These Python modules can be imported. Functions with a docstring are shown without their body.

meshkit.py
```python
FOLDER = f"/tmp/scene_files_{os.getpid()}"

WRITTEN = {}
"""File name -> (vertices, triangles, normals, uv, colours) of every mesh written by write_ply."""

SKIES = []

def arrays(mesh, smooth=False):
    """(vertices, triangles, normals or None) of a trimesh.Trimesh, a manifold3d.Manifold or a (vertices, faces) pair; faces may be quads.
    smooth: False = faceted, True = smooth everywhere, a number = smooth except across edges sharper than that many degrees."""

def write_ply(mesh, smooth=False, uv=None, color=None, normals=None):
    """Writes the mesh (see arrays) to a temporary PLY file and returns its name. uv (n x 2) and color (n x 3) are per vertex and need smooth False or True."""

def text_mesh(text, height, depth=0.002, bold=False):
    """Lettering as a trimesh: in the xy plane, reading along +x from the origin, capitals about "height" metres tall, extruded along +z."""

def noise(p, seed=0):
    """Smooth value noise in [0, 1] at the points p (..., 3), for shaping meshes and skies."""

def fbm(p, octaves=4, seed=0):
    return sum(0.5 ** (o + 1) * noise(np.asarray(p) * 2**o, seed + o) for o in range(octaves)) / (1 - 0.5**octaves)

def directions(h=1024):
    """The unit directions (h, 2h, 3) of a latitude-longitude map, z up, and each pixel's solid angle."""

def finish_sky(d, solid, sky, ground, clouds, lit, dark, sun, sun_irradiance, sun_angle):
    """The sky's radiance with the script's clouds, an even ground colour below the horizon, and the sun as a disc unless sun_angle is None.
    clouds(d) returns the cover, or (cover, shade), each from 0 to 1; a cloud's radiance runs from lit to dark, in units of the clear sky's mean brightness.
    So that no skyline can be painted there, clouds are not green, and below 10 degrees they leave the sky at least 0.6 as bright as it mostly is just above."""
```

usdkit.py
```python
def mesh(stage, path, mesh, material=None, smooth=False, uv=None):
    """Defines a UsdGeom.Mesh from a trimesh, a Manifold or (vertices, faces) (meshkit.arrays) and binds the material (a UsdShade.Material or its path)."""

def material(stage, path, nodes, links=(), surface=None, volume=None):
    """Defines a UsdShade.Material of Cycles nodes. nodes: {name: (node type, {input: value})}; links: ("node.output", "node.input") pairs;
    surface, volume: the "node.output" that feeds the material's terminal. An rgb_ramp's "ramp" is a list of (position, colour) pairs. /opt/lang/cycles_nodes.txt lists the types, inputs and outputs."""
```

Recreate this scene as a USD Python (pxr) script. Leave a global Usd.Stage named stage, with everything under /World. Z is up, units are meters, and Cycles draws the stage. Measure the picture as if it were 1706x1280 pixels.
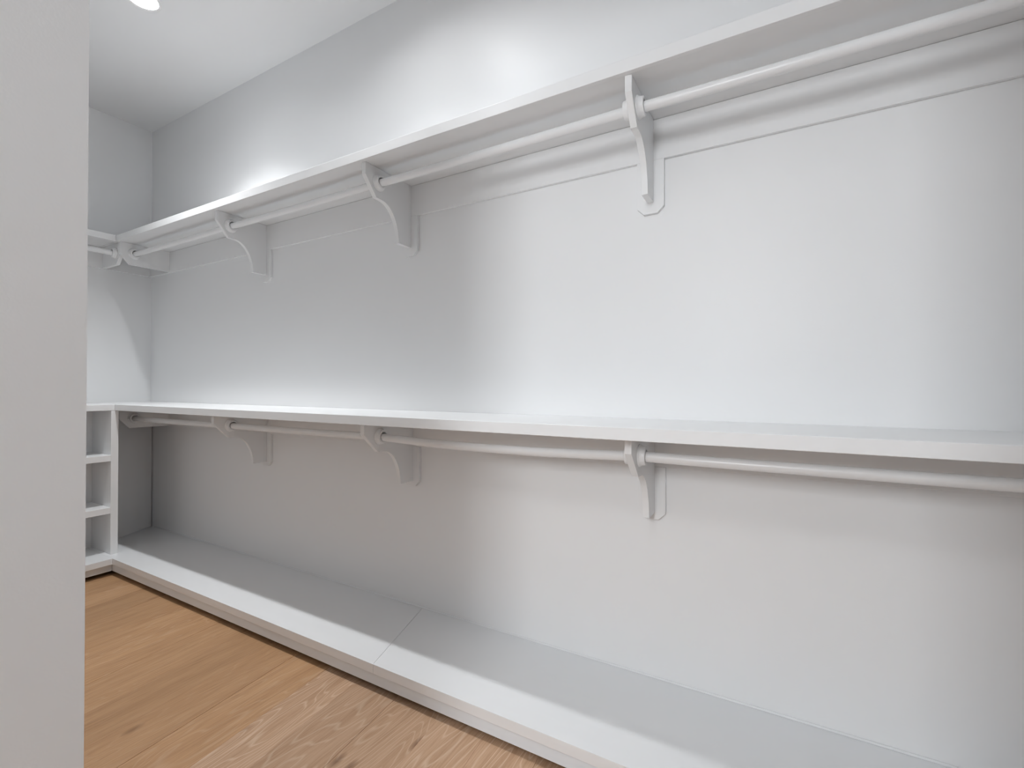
"""A white walk-in closet seen from its doorway: hanging rods on corbel brackets, shelves, a low bench and an oak plank floor."""
import math

import manifold3d as m3
import numpy as np
import trimesh
import usdkit
from pxr import Gf, Sdf, Usd, UsdGeom, UsdLux
from shapely.geometry import Polygon, box as rect
from shapely import affinity

rng = np.random.default_rng(7)
stage = Usd.Stage.CreateInMemory()
UsdGeom.SetStageUpAxis(stage, UsdGeom.Tokens.z)
UsdGeom.SetStageMetersPerUnit(stage, 1.0)
UsdGeom.Xform.Define(stage, "/World")
UsdGeom.Scope.Define(stage, "/World/Looks")

# ------------------------------------------------------------------ camera, lights, exposure
EYE = (4.0309, -1.70, 1.13)
EXPOSURE = 0.18
LENS_FAR, LENS_NEAR = 55.0, 195.0    # radiance of the lens of each ceiling downlight
BEAM_FAR, BEAM_NEAR = 2650.0, 720.0   # downward beam of its reflector
BEAM_ANGLE, BEAM_SOFT = 50.0, 1.0
DAYLIGHT = 25.0            # the bedroom window behind the camera
BEDROOM = 18.0             # the ceiling panel of that room
DAY_COLOR = (0.945, 0.975, 1.005)
LAMP_COLOR = (0.98, 0.995, 1.005)
LIGHTS = [(1.345, -0.61), (2.69, -0.61)]

cam = UsdGeom.Camera.Define(stage, "/World/camera")
cam.CreateHorizontalApertureAttr(36.0)
cam.CreateFocalLengthAttr(783.405 / 1706 * 36.0)
cam.CreateClippingRangeAttr(Gf.Vec2f(0.02, 100))
cam.CreateExposureAttr(EXPOSURE)
right, down, fwd = (0.8695, 0.4940, 0.0021), (-0.0010, 0.0061, -1.0), (-0.4940, 0.8695, 0.0058)
cam.AddTransformOp().Set(Gf.Matrix4d(*right, 0, *[-c for c in down], 0, *[-c for c in fwd], 0, *EYE, 1))

window_light = UsdLux.RectLight.Define(stage, "/World/daylight")
window_light.CreateWidthAttr(0.74)
window_light.CreateHeightAttr(0.9)
window_light.CreateIntensityAttr(DAYLIGHT)
window_light.CreateColorAttr(Gf.Vec3f(*DAY_COLOR))
window_light.AddTranslateOp().Set(Gf.Vec3d(3.66, -4.02, 2.04))
window_light.AddRotateXYZOp().Set(Gf.Vec3f(90, 0, 0))          # shines along +y, into the bedroom

# ------------------------------------------------------------------ helpers
_used = {}


def numbered(path):
    n = _used.get(path, 0)
    _used[path] = n + 1
    return path if n == 0 else f"{path}_{n:03d}"


def tag(prim, label=None, cat=None, group=None, kind=None):
    for k, v in (("label", label), ("category", cat), ("group", group), ("kind", kind)):
        if v:
            prim.SetCustomDataByKey(k, v)
    return prim


def thing(name, label=None, cat=None, loc=(0, 0, 0), group=None, kind=None):
    x = UsdGeom.Xform.Define(stage, numbered("/World/" + name))
    x.AddTranslateOp().Set(Gf.Vec3d(*loc))
    return tag(x.GetPrim(), label, cat, group, kind)


def obj(name, mesh, mat, parent=None, smooth=False, loc=None):
    """One Mesh; inside a thing its vertices are relative to the thing."""
    base = str(parent.GetPath()) if parent else "/World"
    m = usdkit.mesh(stage, numbered(f"{base}/{name}"), mesh, mat, smooth)
    if loc is not None:
        m.AddTranslateOp().Set(Gf.Vec3d(*loc))
    return m.GetPrim()


def copy(root, loc, label, group=None):
    was = root.GetCustomData()
    r = thing(root.GetName().rstrip("0123456789").rstrip("_"), label, was["category"], loc, group or was.get("group"))
    r.GetReferences().AddInternalReference(root.GetPath())
    r.SetInstanceable(True)
    return r


def bx(x0, x1, y0, y1, z0, z1, c=0.0012):
    """A box with small chamfers."""
    x0, x1, y0, y1, z0, z1 = min(x0, x1), max(x0, x1), min(y0, y1), max(y0, y1), min(z0, z1), max(z0, z1)
    if not c:
        return trimesh.creation.box(bounds=[[x0, y0, z0], [x1, y1, z1]])
    pts = []
    for x, sx in ((x0, 1), (x1, -1)):
        for y, sy in ((y0, 1), (y1, -1)):
            for z, sz in ((z0, 1), (z1, -1)):
                pts += [(x + sx * c, y + sy * c, z), (x + sx * c, y, z + sz * c), (x, y + sy * c, z + sz * c)]
    return trimesh.convex.convex_hull(np.array(pts))


def join(*ms):
    return trimesh.util.concatenate(ms)


def prism(poly, depth):
    """Polygon in (u, v) extruded along w."""
    return trimesh.creation.extrude_polygon(poly if isinstance(poly, Polygon) else Polygon(poly), depth, engine="earcut")


def lathe(profile, n=48):
    """(r, z) profile revolved about z, as (vertices, faces)."""
    p = np.array(profile, float)
    a = np.arange(n) * 2 * math.pi / n
    v = np.stack([p[:, None, 0] * np.cos(a), p[:, None, 0] * np.sin(a), np.repeat(p[:, 1:2], n, 1)], -1).reshape(-1, 3)
    i, j = np.meshgrid(np.arange(len(p) - 1), np.arange(n), indexing="ij")
    q = np.stack([i * n + j, i * n + (j + 1) % n, (i + 1) * n + (j + 1) % n, (i + 1) * n + j], -1).reshape(-1, 4)
    m = trimesh.Trimesh(v, np.vstack([q[:, [0, 1, 2]], q[:, [0, 2, 3]]]), process=True)
    m.update_faces(m.nondegenerate_faces())
    return m


def turned(m, matrix):
    m = m.copy()
    m.apply_transform(matrix)
    return m


def axes(u, v, w, o=(0, 0, 0)):
    """Matrix that sends x, y, z to u, v, w."""
    t = np.eye(4)
    t[:3, 0], t[:3, 1], t[:3, 2], t[:3, 3] = u, v, w, o
    return t


# ------------------------------------------------------------------ materials
def paint(name, color, rough, bump=0.0, bump_scale=260.0, bevel=0.0, spec=0.4):
    nodes = {"p": ("principled_bsdf", {"base_color": color, "roughness": rough, "specular_ior_level": spec})}
    links = []
    if bevel:
        nodes["b"] = ("bevel", {"radius": bevel, "samples": 4})
        links.append(("b.bevel", "p.normal"))
    if bump:
        nodes |= {"g": ("geometry", {}), "n": ("noise_texture", {"scale": bump_scale, "detail": 2.0}), "u": ("bump", {"strength": bump, "distance": 0.001})}
        links += [("g.position", "n.vector"), ("n.fac", "u.height"), ("u.normal", "p.normal")]
    return usdkit.material(stage, "/World/Looks/" + name, nodes, links, surface="p.BSDF")


WHITE = (0.925, 0.934, 0.943)
wall_paint = paint("wall_paint", WHITE, 0.38, bump=0.10, spec=0.26)
ceiling_paint = paint("ceiling_paint", (0.925, 0.934, 0.943), 0.7)
trim_paint = paint("trim_paint", (0.925, 0.934, 0.943), 0.33, bevel=0.0011)
rod_paint = paint("rod_paint", (0.925, 0.934, 0.943), 0.28)
kick_paint = paint("kick_paint", (0.86, 0.915, 0.97), 0.4, bevel=0.001)
bench_paint = paint("bench_paint", (0.914, 0.932, 0.949), 0.34, bevel=0.0011)
lamp_trim = paint("lamp_trim", (0.88, 0.88, 0.88), 0.4)
subfloor_mat = paint("subfloor", (0.10, 0.075, 0.05), 0.8)
frame_paint = paint("window_frame", (0.8, 0.8, 0.8), 0.4)
lens_mats = [usdkit.material(stage, f"/World/Looks/lamp_lens_{w}", {"e": ("emission", {"color": LAMP_COLOR, "strength": k})}, surface="e.emission") for w, k in (("far", LENS_FAR), ("near", LENS_NEAR))]
panel_mat = usdkit.material(stage, "/World/Looks/panel_diffuser", {"e": ("emission", {"color": LAMP_COLOR, "strength": BEDROOM})}, surface="e.emission")
pane_mat = usdkit.material(stage, "/World/Looks/window_pane", {"t": ("transparent_bsdf", {}), "g": ("glossy_bsdf", {"roughness": 0.0}), "f": ("fresnel", {"IOR": 1.45}), "m": ("mix_closure", {})},
                           [("f.fac", "m.fac"), ("t.BSDF", "m.closure1"), ("g.BSDF", "m.closure2")], surface="m.closure")


def oak(name, seed, tone, cerused, pair):
    """Oak: streaks along y, cathedral figure from contour lines of a stretched noise, small knots."""
    o = np.array([seed * 3.71, seed * 7.13, seed * 1.91])
    dark, light = (np.array(c) * tone for c in pair)
    nodes = {
        "g": ("geometry", {}),
        "mf": ("mapping", {"mapping_type": "point", "location": o, "scale": (1.0, 0.045, 1.0)}),
        "fine": ("noise_texture", {"scale": 190.0, "detail": 3.0, "roughness": 0.65}),
        "mb": ("mapping", {"mapping_type": "point", "location": o[::-1], "scale": (1.0, 0.10, 1.0)}),
        "broad": ("noise_texture", {"scale": 16.0, "detail": 3.0, "distortion": 0.4}),
        "mc": ("mapping", {"mapping_type": "point", "location": o * 1.7, "scale": (1.0, 0.16, 1.0)}),
        "fig": ("noise_texture", {"scale": 7.5, "detail": 2.2, "roughness": 0.45, "distortion": 0.25}),
        "k": ("math", {"math_type": "multiply", "value2": 46.0}),
        "s": ("math", {"math_type": "pingpong", "value2": 1.0}),
        "line": ("rgb_ramp", {"ramp": [(0.0, (1, 1, 1)), (0.14, (0.6, 0.6, 0.6)), (0.34, (0, 0, 0)), (1.0, (0, 0, 0))]}),
        "a": ("mix_float", {"fac": 0.45}),
        "ramp": ("rgb_ramp", {"ramp": [(0.34, tuple(dark * 0.94)), (0.52, tuple((dark + light) / 2)), (0.70, tuple(light))]}),
        "lm": ("math", {"math_type": "multiply", "value2": cerused}),
        "pale": ("mix_color", {"b": tuple(np.array((0.80, 0.63, 0.48)) * tone)}),
        "kn": ("voronoi_texture", {"feature": "f1", "scale": 2.6, "randomness": 1.0}),
        "km": ("mapping", {"mapping_type": "point", "location": o * 0.37, "scale": (2.6, 1.0, 1.0)}),
        "kr": ("rgb_ramp", {"ramp": [(0.0, (0.25, 0.2, 0.17)), (0.035, (0.5, 0.45, 0.42)), (0.11, (1, 1, 1)), (1.0, (1, 1, 1))]}),
        "knot": ("mix_color", {"blend_type": "multiply", "fac": 0.9}),
        "bump": ("bump", {"strength": 0.12, "distance": 0.0008}),
        "p": ("principled_bsdf", {"roughness": 0.46, "specular_ior_level": 0.4}),
    }
    links = [("g.position", "mf.vector"), ("mf.vector", "fine.vector"), ("g.position", "mb.vector"), ("mb.vector", "broad.vector"), ("g.position", "mc.vector"), ("mc.vector", "fig.vector"),
             ("fig.fac", "k.value1"), ("k.value", "s.value1"), ("s.value", "line.fac"), ("fine.fac", "a.a"), ("broad.fac", "a.b"), ("a.result", "ramp.fac"),
             ("line.color", "lm.value1"), ("lm.value", "pale.fac"), ("ramp.color", "pale.a"), ("g.position", "km.vector"), ("km.vector", "kn.vector"), ("kn.distance", "kr.fac"),
             ("pale.result", "knot.a"), ("kr.color", "knot.b"), ("knot.result", "p.base_color"), ("fine.fac", "bump.height"), ("bump.normal", "p.normal")]
    return usdkit.material(stage, "/World/Looks/" + name, nodes, links, surface="p.BSDF")


# ------------------------------------------------------------------ measures (metres; the far corner of the long wall is the origin)
X1, FRONT, CEIL = 4.80, -1.436, 3.007            # right wall, front wall, ceiling
DOOR0, DOOR1, DOOR_TOP, WALL = 3.231, 4.22, 2.44, 0.14
US_T, US_B, US_D, US_END = 2.113, 2.074, 0.315, 0.272   # upper shelf
LS_T, LS_B, LS_D, LS_END = 1.016, 0.980, 0.396, 0.494   # lower shelf
BE_T, BE_B, BE_D, BE_END = 0.103, 0.069, 0.437, 0.586   # bench
KICK_B = 0.023
CLEAT_T, CLEAT_H, LOW_H = 0.0141, 0.143, 0.130   # cleats under the upper and the lower shelf
ROD_D, ROD_DZ, ROD_R = 0.222, 0.067, 0.0160
BED_Y, BED_X0, BED_X1 = -3.90, 2.2, 6.6          # bedroom behind the doorway

# ------------------------------------------------------------------ the room
holes = [m3.Manifold.cylinder(0.3, 0.062, 0.062, 48).translate((x, y, CEIL - 0.1)) for x, y in LIGHTS]
ceil = m3.Manifold.cube((BED_X1 + 0.24, -BED_Y + 0.24, 0.10)).translate((-0.12, BED_Y - 0.12, CEIL))
for h in holes:
    ceil = ceil - h
tag(obj("ceiling", ceil, ceiling_paint), "flat white ceiling with recessed downlights", kind="structure")
tag(obj("wall_back", bx(-0.12, X1 + 0.12, 0, 0.12, -0.03, CEIL, 0), wall_paint), "long white closet wall behind the hanging rods", kind="structure")
tag(obj("wall_left", bx(-0.12, 0, FRONT - WALL, 0, -0.03, CEIL, 0), wall_paint), "short white wall at the far end of the closet", kind="structure")
tag(obj("wall_right", bx(X1, X1 + 0.12, FRONT - WALL, 0, -0.03, CEIL, 0), wall_paint), "white wall at the near end of the closet", kind="structure")
front = [bx(-0.12, DOOR0, FRONT - WALL, FRONT, 0, CEIL, 0), bx(DOOR1, BED_X1, FRONT - WALL, FRONT, 0, CEIL, 0), bx(DOOR0, DOOR1, FRONT - WALL, FRONT, DOOR_TOP, CEIL, 0)]
tag(obj("wall_front", join(*front), wall_paint), "white wall end beside the doorway, filling the left edge of the view", kind="structure")
bed = [bx(BED_X0 - 0.12, BED_X0, BED_Y, FRONT - WALL, -0.03, CEIL, 0), bx(BED_X1, BED_X1 + 0.12, BED_Y, FRONT - WALL, -0.03, CEIL, 0)]
W0, W1, WZ0, WZ1 = 3.29, 4.03, 1.59, 2.49
bed += [bx(BED_X0 - 0.12, W0, BED_Y - 0.12, BED_Y, -0.03, CEIL, 0), bx(W1, BED_X1 + 0.12, BED_Y - 0.12, BED_Y, -0.03, CEIL, 0), bx(W0, W1, BED_Y - 0.12, BED_Y, -0.03, WZ0, 0), bx(W0, W1, BED_Y - 0.12, BED_Y, WZ1, CEIL, 0)]
tag(obj("wall_bedroom", join(*bed), wall_paint), "white walls of the room outside the doorway", kind="structure")
win = thing("window_1", "small white framed window of the room outside the doorway", None, ((W0 + W1) / 2, BED_Y - 0.06, WZ0), kind="structure")
w2, wh, fr = (W1 - W0) / 2, WZ1 - WZ0, 0.035
obj("window_frame", join(bx(-w2, -w2 + fr, -0.03, 0.03, 0, wh), bx(w2 - fr, w2, -0.03, 0.03, 0, wh), bx(-w2 + fr, w2 - fr, -0.03, 0.03, 0, fr), bx(-w2 + fr, w2 - fr, -0.03, 0.03, wh - fr, wh)), frame_paint, win)
obj("window_pane", bx(-w2 + fr, w2 - fr, -0.003, 0.003, fr, wh - fr, 0), pane_mat, win)

# oak floor: every plank a piece of its own
floor = thing("floor", "oak plank floor with pale grain lines", None, kind="structure")
obj("subfloor", bx(-0.12, BED_X1 + 0.12, BED_Y - 0.12, 0.12, -0.06, -0.0145, 0), subfloor_mat, floor)
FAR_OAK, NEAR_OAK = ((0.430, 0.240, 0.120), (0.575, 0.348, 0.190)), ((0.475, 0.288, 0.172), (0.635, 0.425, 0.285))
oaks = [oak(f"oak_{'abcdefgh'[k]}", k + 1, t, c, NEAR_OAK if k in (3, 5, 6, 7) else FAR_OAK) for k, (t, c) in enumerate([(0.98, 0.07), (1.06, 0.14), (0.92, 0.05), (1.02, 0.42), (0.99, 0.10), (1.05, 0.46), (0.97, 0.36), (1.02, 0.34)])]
near = [3, 5, 6, 7]
joints = [0.03, 0.22, 0.41, 0.60, 0.79, 0.985, 1.18, 1.38, 1.55, 1.74, 1.93, 2.125, 2.30, 2.496, 2.66, 2.86, 3.06, 3.24, 3.43, 3.62, 3.81, 4.0, 4.19, 4.38, 4.57, 4.76, 4.95, 5.14, 5.33, 5.52, 5.71, 5.90, 6.09, 6.28, 6.47]
skew = 0.10
zones = [rect(0.004, FRONT + 0.004, X1 - 0.004, -0.004), rect(DOOR0 + 0.004, FRONT - WALL - 0.004, DOOR1 - 0.004, FRONT + 0.004), rect(BED_X0 + 0.004, BED_Y + 0.004, BED_X1 - 0.004, FRONT - WALL - 0.004)]
area = zones[0].union(zones[1]).union(zones[2])


def plank_mesh(poly, top):
    c, th = 0.0005, 0.014
    inner = poly.buffer(-c, join_style="mitre")
    if inner.is_empty or inner.geom_type != "Polygon":
        return None
    n = len(poly.exterior.coords) - 1
    a, b = np.array(poly.exterior.coords)[:n], np.array(inner.exterior.coords)[:-1]
    if len(b) != n:
        return prism(poly, th).apply_translation((0, 0, top - th))
    full = np.vstack([np.c_[a, np.full(n, top - th)], np.c_[a, np.full(n, top - c)], np.c_[b, np.full(n, top)]])
    return trimesh.convex.convex_hull(full) if poly.convex_hull.area < poly.area * 1.0005 else prism(poly, th).apply_translation((0, 0, top - th))


for k in range(len(joints) - 1):
    g = 0.0002
    xa, xb = joints[k] + g, joints[k + 1] - g
    cuts = sorted([0.1, -4.2, -1.62 - 0.55 * ((k * 0.618) % 1), -3.0 - 0.6 * ((k * 0.377) % 1)], reverse=True)
    for y1, y0 in zip(cuts[:-1], cuts[1:]):
        strip = Polygon([(xa - skew * (y1 + 0.8), y1 - g), (xb - skew * (y1 + 0.8), y1 - g), (xb - skew * (y0 + 0.8), y0 + g), (xa - skew * (y0 + 0.8), y0 + g)])
        part = strip.intersection(area)
        for piece in getattr(part, "geoms", [part]):
            if piece.geom_type != "Polygon" or piece.area < 0.002:
                continue
            pm = plank_mesh(piece, 0.0 + 0.0003 * ((k * 7) % 3 - 1))
            if pm is not None:
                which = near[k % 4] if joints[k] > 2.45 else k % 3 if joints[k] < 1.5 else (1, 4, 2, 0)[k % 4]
                obj("plank", pm, oaks[which], floor)

# ------------------------------------------------------------------ bench along the long wall and round the far end
bench = thing("bench_platform", "long low white bench platform along the back wall floor", "bench", (2.4, -0.218, 0))
L = lambda m: m.apply_translation((-2.4, 0.218, 0))  # noqa: E731


def slab(poly, z0, z1):
    return prism(poly, z1 - z0).apply_translation((0, 0, z0))


g = 0.0005
j0, j1 = 2.592, 2.725                            # the joint runs slightly askew across the top
obj("top_board", L(slab([(0.001, -0.001), (0.001, -BE_D), (j1 - g, -BE_D), (j0 - g, -0.001)], BE_B, BE_T)), bench_paint, bench)
obj("top_board", L(slab([(j0 + g, -0.001), (j1 + g, -BE_D), (X1 - 0.001, -BE_D), (X1 - 0.001, -0.001)], BE_B, BE_T)), bench_paint, bench)
obj("kick_board", L(bx(BE_END - 0.0475, X1 - 0.001, -BE_D + 0.008, -BE_D + 0.027, KICK_B, BE_B - 0.0004)), kick_paint, bench)
for x in (0.9, 2.0, 3.1, 4.2):
    obj("support_foot", L(bx(x - 0.02, x + 0.02, -0.16, -0.06, 0, BE_B, 0)), bench_paint, bench)
bead = Polygon([(0.0, 0.0), (-0.0055, 0.0), (-0.0025, 0.0025), (0.0, 0.0055)])
tag(obj("trim_1", turned(prism(bead, X1 - 0.04), axes((0, 1, 0), (0, 0, 1), (1, 0, 0), (0.039, -0.0005, BE_T + 0.0005))), bench_paint), "thin white caulk bead where the bench meets the back wall", kind="structure")

end_bench = thing("bench_platform", "short low white bench platform under the cubby unit at the far end", "bench", (0.293, -0.98, 0))
L = lambda m: m.apply_translation((-0.293, 0.98, 0))  # noqa: E731
obj("top_board", L(bx(0.001, BE_END, -BE_D - 0.0006, FRONT + 0.001, BE_B, BE_T, 0)), bench_paint, end_bench)
obj("kick_board", L(bx(BE_END - 0.047, BE_END - 0.028, -BE_D + 0.0078, FRONT + 0.001, KICK_B, BE_B - 0.0004)), kick_paint, end_bench)
for y in (-0.6, -1.3):
    obj("support_foot", L(bx(0.1, 0.2, y - 0.02, y + 0.02, 0, BE_B, 0)), bench_paint, end_bench)

# ------------------------------------------------------------------ shelves
NOSE = 0.019


def shelf(name, label, x0, x1, depth, z0, z1):
    t = thing(name, label, "shelf", ((x0 + x1) / 2, -depth / 2, z0))
    mv = lambda m: m.apply_translation((-(x0 + x1) / 2, depth / 2, -z0))  # noqa: E731
    obj("shelf_board", mv(bx(x0, x1, -0.001, -depth + NOSE, z0 + 0.0006, z1, 0)), trim_paint, t)
    obj("nosing", mv(bx(x0, x1, -depth + NOSE, -depth, z0 - 0.0008, z1)), trim_paint, t)
    return t


shelf("closet_shelf", "long white upper shelf over the top row of hanging rods", 0.001, X1 - 0.001, US_D, US_B, US_T)
shelf("closet_shelf", "long white lower shelf at waist height along the back wall", 0.001, X1 - 0.001, LS_D, LS_B, LS_T)
t = thing("closet_shelf", "short white lower shelf across the far end, lying on the cubby unit", "shelf", (LS_END / 2, -0.92, LS_B))
mv = lambda m: m.apply_translation((-LS_END / 2, 0.92, -LS_B))  # noqa: E731
obj("shelf_board", mv(bx(0.001, LS_END - NOSE, -LS_D - 0.0006, FRONT + 0.002, LS_B + 0.0003, LS_T, 0)), trim_paint, t)
obj("nosing", mv(bx(LS_END - NOSE, LS_END, -LS_D - 0.0006, FRONT + 0.002, LS_B - 0.0006, LS_T)), trim_paint, t)
t = thing("closet_shelf", "short white upper shelf across the far end wall", "shelf", (US_END / 2, -0.92, US_B))
mv = lambda m: m.apply_translation((-US_END / 2, 0.92, -US_B))  # noqa: E731
obj("shelf_board", mv(bx(0.001, US_END - NOSE, -US_D - 0.0005, FRONT + 0.001, US_B + 0.0006, US_T, 0)), trim_paint, t)
obj("nosing", mv(bx(US_END - NOSE, US_END, -US_D - 0.0005, FRONT + 0.001, US_B - 0.0008, US_T)), trim_paint, t)

# wall cleats under the shelves
for label, b in (("long white wall cleat under the upper shelf, behind the top rods", (0.001, X1 - 0.001, -0.0004, -CLEAT_T, US_B - CLEAT_H, US_B)),
                 ("short white wall cleat under the upper shelf of the far end wall", (0.0004, CLEAT_T, -CLEAT_T - 0.0005, FRONT + 0.001, US_B - CLEAT_H, US_B)),
                 ("long white wall cleat under the lower shelf, behind the bottom rods", (0.03, X1 - 0.001, -0.0004, -CLEAT_T, LS_B - LOW_H, LS_B))):
    m = bx(*b)
    c = m.bounds.mean(0)
    tag(obj("wall_cleat", m.apply_translation(-c), trim_paint, loc=c), label, "wall cleat")

# ------------------------------------------------------------------ corbel brackets with rod sockets
BT = 0.021                                        # thickness of a bracket board
SOCKET = [(0.0, 0.0), (0.0355, 0.0), (0.0362, 0.0012), (0.0358, 0.0034), (0.0335, 0.0052), (0.0315, 0.0085), (0.0303, 0.0125), (0.0296, 0.0185), (0.0288, 0.0212), (0.0270, 0.0222),
          (0.0212, 0.0222), (0.0196, 0.0214), (0.0190, 0.0190), (0.0188, 0.0035), (0.0, 0.0035)]


def socket(x, y, z, sx):
    """A turned cup that opens along sx * x."""
    return turned(lathe(SOCKET), axes((0, 1, 0), (0, 0, sx), (sx, 0, 0), (x, y, z)))


def corbel(front):
    """Outline (out from the wall, below the shelf)."""
    ts = np.linspace(math.pi / 2, math.pi, 22)
    arc = [(0.201 + 0.105 * math.cos(t), -0.290 + 0.159 * math.sin(t)) for t in ts]
    return Polygon([(CLEAT_T, 0), (front, 0), (front, -0.050), (0.233, -0.130), *arc, (0.096, -0.291), (CLEAT_T, -0.291)])


def make_bracket(label, group, front, drop, loc, cleat=CLEAT_H):
    t = thing("corbel_bracket", label, "shelf bracket", loc, group)
    m = turned(prism(corbel(front), BT), axes((0, -1, 0), (0, 0, 1), (-1, 0, 0), (BT / 2, 0, 0)))
    obj("bracket_board", m, trim_paint, t)
    w, ch = 0.047, 0.023
    pl = Polygon([(-w, -cleat - 0.0004), (w, -cleat - 0.0004), (w, -drop + ch), (w - ch, -drop), (-w + ch, -drop), (-w, -drop + ch)])
    obj("wall_plate", turned(prism(pl, CLEAT_T - 0.0004), axes((1, 0, 0), (0, 0, 1), (0, -1, 0), (0, -0.0004, 0))), trim_paint, t)
    for s in (-1, 1):
        obj("rod_socket", socket(s * BT / 2, -ROD_D, -ROD_DZ + 0.0025, s), trim_paint, t, smooth=35)
    return t


UP_X, LOW_X = (1.4025, 2.5143, 3.635), (1.4145, 2.530, 3.640)
where = ("nearest the far corner", "in the middle of the row", "nearest the camera and seen edge-on")
up = [None] * 3
for i, x in enumerate(UP_X):
    lab = "white corbel bracket under the upper shelf, " + where[i]
    up[i] = make_bracket(lab, "corbel brackets under the upper shelf", 0.2955, 0.330, (x, 0, US_B)) if i == 0 else copy(up[0], (x, 0, US_B), lab)
low = [None] * 3
for i, x in enumerate(LOW_X):
    lab = "white corbel bracket under the lower shelf, " + where[i]
    low[i] = make_bracket(lab, "corbel brackets under the lower shelf", 0.313, 0.314, (x, 0, LS_B), LOW_H) if i == 0 else copy(low[0], (x, 0, LS_B), lab)

# flat end boards in the far corner
ENDX = 0.293


def end_board(label, front, back, dz, ch, loc, along_x):
    """A rod board from the wall to the shelf's front with one corner cut off."""
    t = thing("rod_end_board", label, "rod support", loc)
    p = Polygon([(back, 0), (front, 0), (front, -dz + ch), (front - 0.056, -dz), (back, -dz)])
    m = prism(p, BT)
    if along_x:                                  # stands out from the end wall, faces -y
        obj("bracket_board", turned(m, axes((1, 0, 0), (0, 0, 1), (0, -1, 0), (0, BT / 2, 0))), trim_paint, t)
        obj("rod_socket", turned(lathe(SOCKET), axes((1, 0, 0), (0, 0, 1), (0, -1, 0), (0.205, -BT / 2, -ROD_DZ + 0.0025))), trim_paint, t, smooth=35)
    else:                                        # stands out from the long wall, faces +x
        obj("bracket_board", turned(m, axes((0, -1, 0), (0, 0, 1), (1, 0, 0), (-BT / 2, 0, 0))), trim_paint, t)
        obj("rod_socket", socket(BT / 2, -ROD_D, -ROD_DZ + 0.0025, 1), trim_paint, t, smooth=35)
    return t


end_board("flat white board holding the far end of the top rod in the upper corner", 0.302, CLEAT_T, 0.139, 0.064, (ENDX - BT / 2, 0, US_B), False)
end_board("flat white board in the upper corner standing out from the end wall", ENDX - BT - 0.0005, CLEAT_T, 0.139, 0.064, (0, -ENDX + BT / 2, US_B), True)
end_board("flat white board holding the far end of the bottom rod beside the cubbies", 0.303, CLEAT_T, 0.128, 0.062, (0.300 - BT / 2, 0, LS_B), False)

# ------------------------------------------------------------------ hanging rods, one per span
def rod(label, a, b, group, sag=0.0):
    a, b = np.array(a, float), np.array(b, float)
    n = np.linalg.norm(b - a)
    prof = [(0, 0), (ROD_R - 0.001, 0), (ROD_R, 0.001), *[(ROD_R, n * k / 16) for k in range(1, 16)], (ROD_R, n - 0.001), (ROD_R - 0.001, n), (0, n)]
    d = (b - a) / n
    side = np.cross((0, 0, 1), d)
    m = lathe(prof, 32)
    v = m.vertices.copy()
    v[:, 1] -= sag * 4 * (v[:, 2] / n) * (1 - v[:, 2] / n)      # a long rod hangs a little in its middle
    m = turned(trimesh.Trimesh(v, m.faces, process=False), axes(side, np.cross(d, side), d, -(b - a) / 2))
    tag(obj("hanging_rod", m, rod_paint, smooth=40, loc=(a + b) / 2), label, "hanging rod", group)


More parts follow.
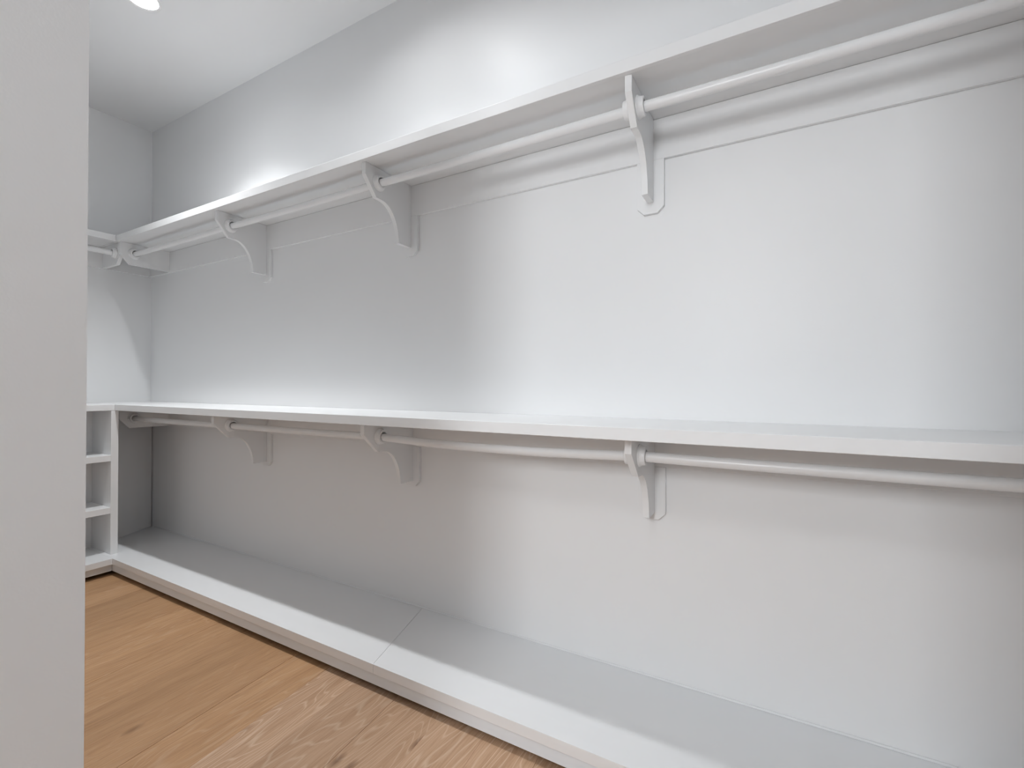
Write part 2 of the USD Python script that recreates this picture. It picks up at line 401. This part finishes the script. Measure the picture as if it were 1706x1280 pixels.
IN = 0.006
for zb, xs, word, e in ((US_B, UP_X, "top", ENDX), (LS_B, LOW_X, "bottom", 0.300)):
    z = zb - ROD_DZ
    ends = [e] + [v for x in xs for v in (x - BT / 2, x + BT / 2)] + [X1]
    say = (f"white hanging rod of the {word} row between the corner board and the far bracket", f"white hanging rod of the {word} row between the far and the middle bracket",
           f"white hanging rod of the {word} row between the middle and the near bracket", f"white hanging rod of the {word} row running out of view on the right")
    for i in range(4):
        last = i == 3
        rod(say[i], (ends[2 * i] + IN, -ROD_D, z), (ends[2 * i + 1] - (0.001 if last else IN), -ROD_D, z), f"rods of the {word} row", 0.012 if i == 2 and word == "bottom" else 0.002)
rod("short white hanging rod along the far end wall under the upper shelf", (0.205, -ENDX - IN, US_B - ROD_DZ), (0.205, FRONT + 0.001, US_B - ROD_DZ), None)

# ------------------------------------------------------------------ cubbies at the far end, and the slanted corner panel
T = 0.0375
cub = thing("cubby_unit", "white open cubby unit with shelves on the end bench at the far left", "cubby shelf", (LS_END / 2, -0.95, BE_T))
mv = lambda m: m.apply_translation((-LS_END / 2, 0.95, -BE_T))  # noqa: E731
y_in = FRONT + 0.002
BACK = 0.222
ys = np.linspace(-0.4140 + T, y_in + T, 4)       # right faces of the four uprights
obj("back_panel", mv(bx(BACK - 0.012, BACK, -0.378, y_in, BE_T, LS_B, 0)), trim_paint, cub)
for y in ys:
    obj("upright", mv(bx(BACK, LS_END - 0.001, y, y - T, BE_T, LS_B - 0.001)), trim_paint, cub)
for i in range(3):
    for z in (0.708, 0.390):
        obj("cubby_board", mv(bx(BACK, LS_END - 0.002, ys[i] - T, ys[i + 1], z - 0.0375, z)), trim_paint, cub)

# slanted panel closing the blind corner behind the cubbies
a, b = np.array((0.030, -0.004)), np.array((0.2045, -0.335))
d = (b - a) / np.linalg.norm(b - a)
nrm = np.array((-d[1], d[0])) * 0.006
cp = Polygon([a, b, b - nrm * 2, a - nrm * 2])
m = prism(cp, CLEAT_H and (LS_B - BE_T - 0.002)).apply_translation((0, 0, BE_T + 0.0005))
c = np.array((*((a + b) / 2), BE_T))
tag(obj("corner_panel", m.apply_translation(-c), wall_paint, loc=c), "plain slanted panel in the dark corner between cubbies and back wall", "panel")

# ------------------------------------------------------------------ recessed ceiling lights
RING = [(0.0625, 0.0), (0.072, -0.0035), (0.074, -0.003), (0.0745, 0.0), (0.0625, 0.0)]
CAN = [(0.0615, 0.0), (0.056, 0.038), (0.0575, 0.038), (0.0618, 0.002), (0.0615, 0.0)]
LENS = [(0, 0.034), (0.0558, 0.034), (0.0558, 0.037), (0, 0.037)]
for (x, y), lens_mat, lab in zip(LIGHTS, lens_mats, ("round white recessed downlight in the ceiling at the top left", "round white recessed downlight in the ceiling out of view above the rods")):
    lamp = thing("recessed_light", lab, "ceiling light", (x, y, CEIL), "recessed ceiling lights")
    obj("trim_ring", lathe(RING), lamp_trim, lamp, smooth=40)
    obj("reflector", lathe(CAN), lamp_trim, lamp, smooth=40)
    obj("lens", lathe(LENS), lens_mat, lamp)

# flush panel lamp on the ceiling of the room outside the doorway
panel = thing("panel_light", "flush white ceiling panel lamp of the room outside the doorway", "ceiling light", (3.70, -3.05, CEIL))
PX, PY = 0.25, 0.25
obj("frame", join(bx(-PX - 0.02, PX + 0.02, -PY - 0.02, -PY, -0.03, 0), bx(-PX - 0.02, PX + 0.02, PY, PY + 0.02, -0.03, 0), bx(-PX - 0.02, -PX, -PY, PY, -0.03, 0), bx(PX, PX + 0.02, -PY, PY, -0.03, 0)), lamp_trim, panel)
obj("diffuser", bx(-PX, PX, -PY, PY, -0.025, -0.005, 0), panel_mat, panel)

# the downlights' beams
for (x, y), power in zip(LIGHTS, (BEAM_FAR, BEAM_NEAR)):
    b = UsdLux.SphereLight.Define(stage, numbered("/World/downlight_beam"))
    b.CreateRadiusAttr(0.030)
    b.CreateIntensityAttr(power)
    b.CreateColorAttr(Gf.Vec3f(*LAMP_COLOR))
    sh = UsdLux.ShapingAPI.Apply(b.GetPrim())
    sh.CreateShapingConeAngleAttr(BEAM_ANGLE)
    sh.CreateShapingConeSoftnessAttr(BEAM_SOFT)
    b.AddTranslateOp().Set(Gf.Vec3d(x, y, CEIL - 0.004))
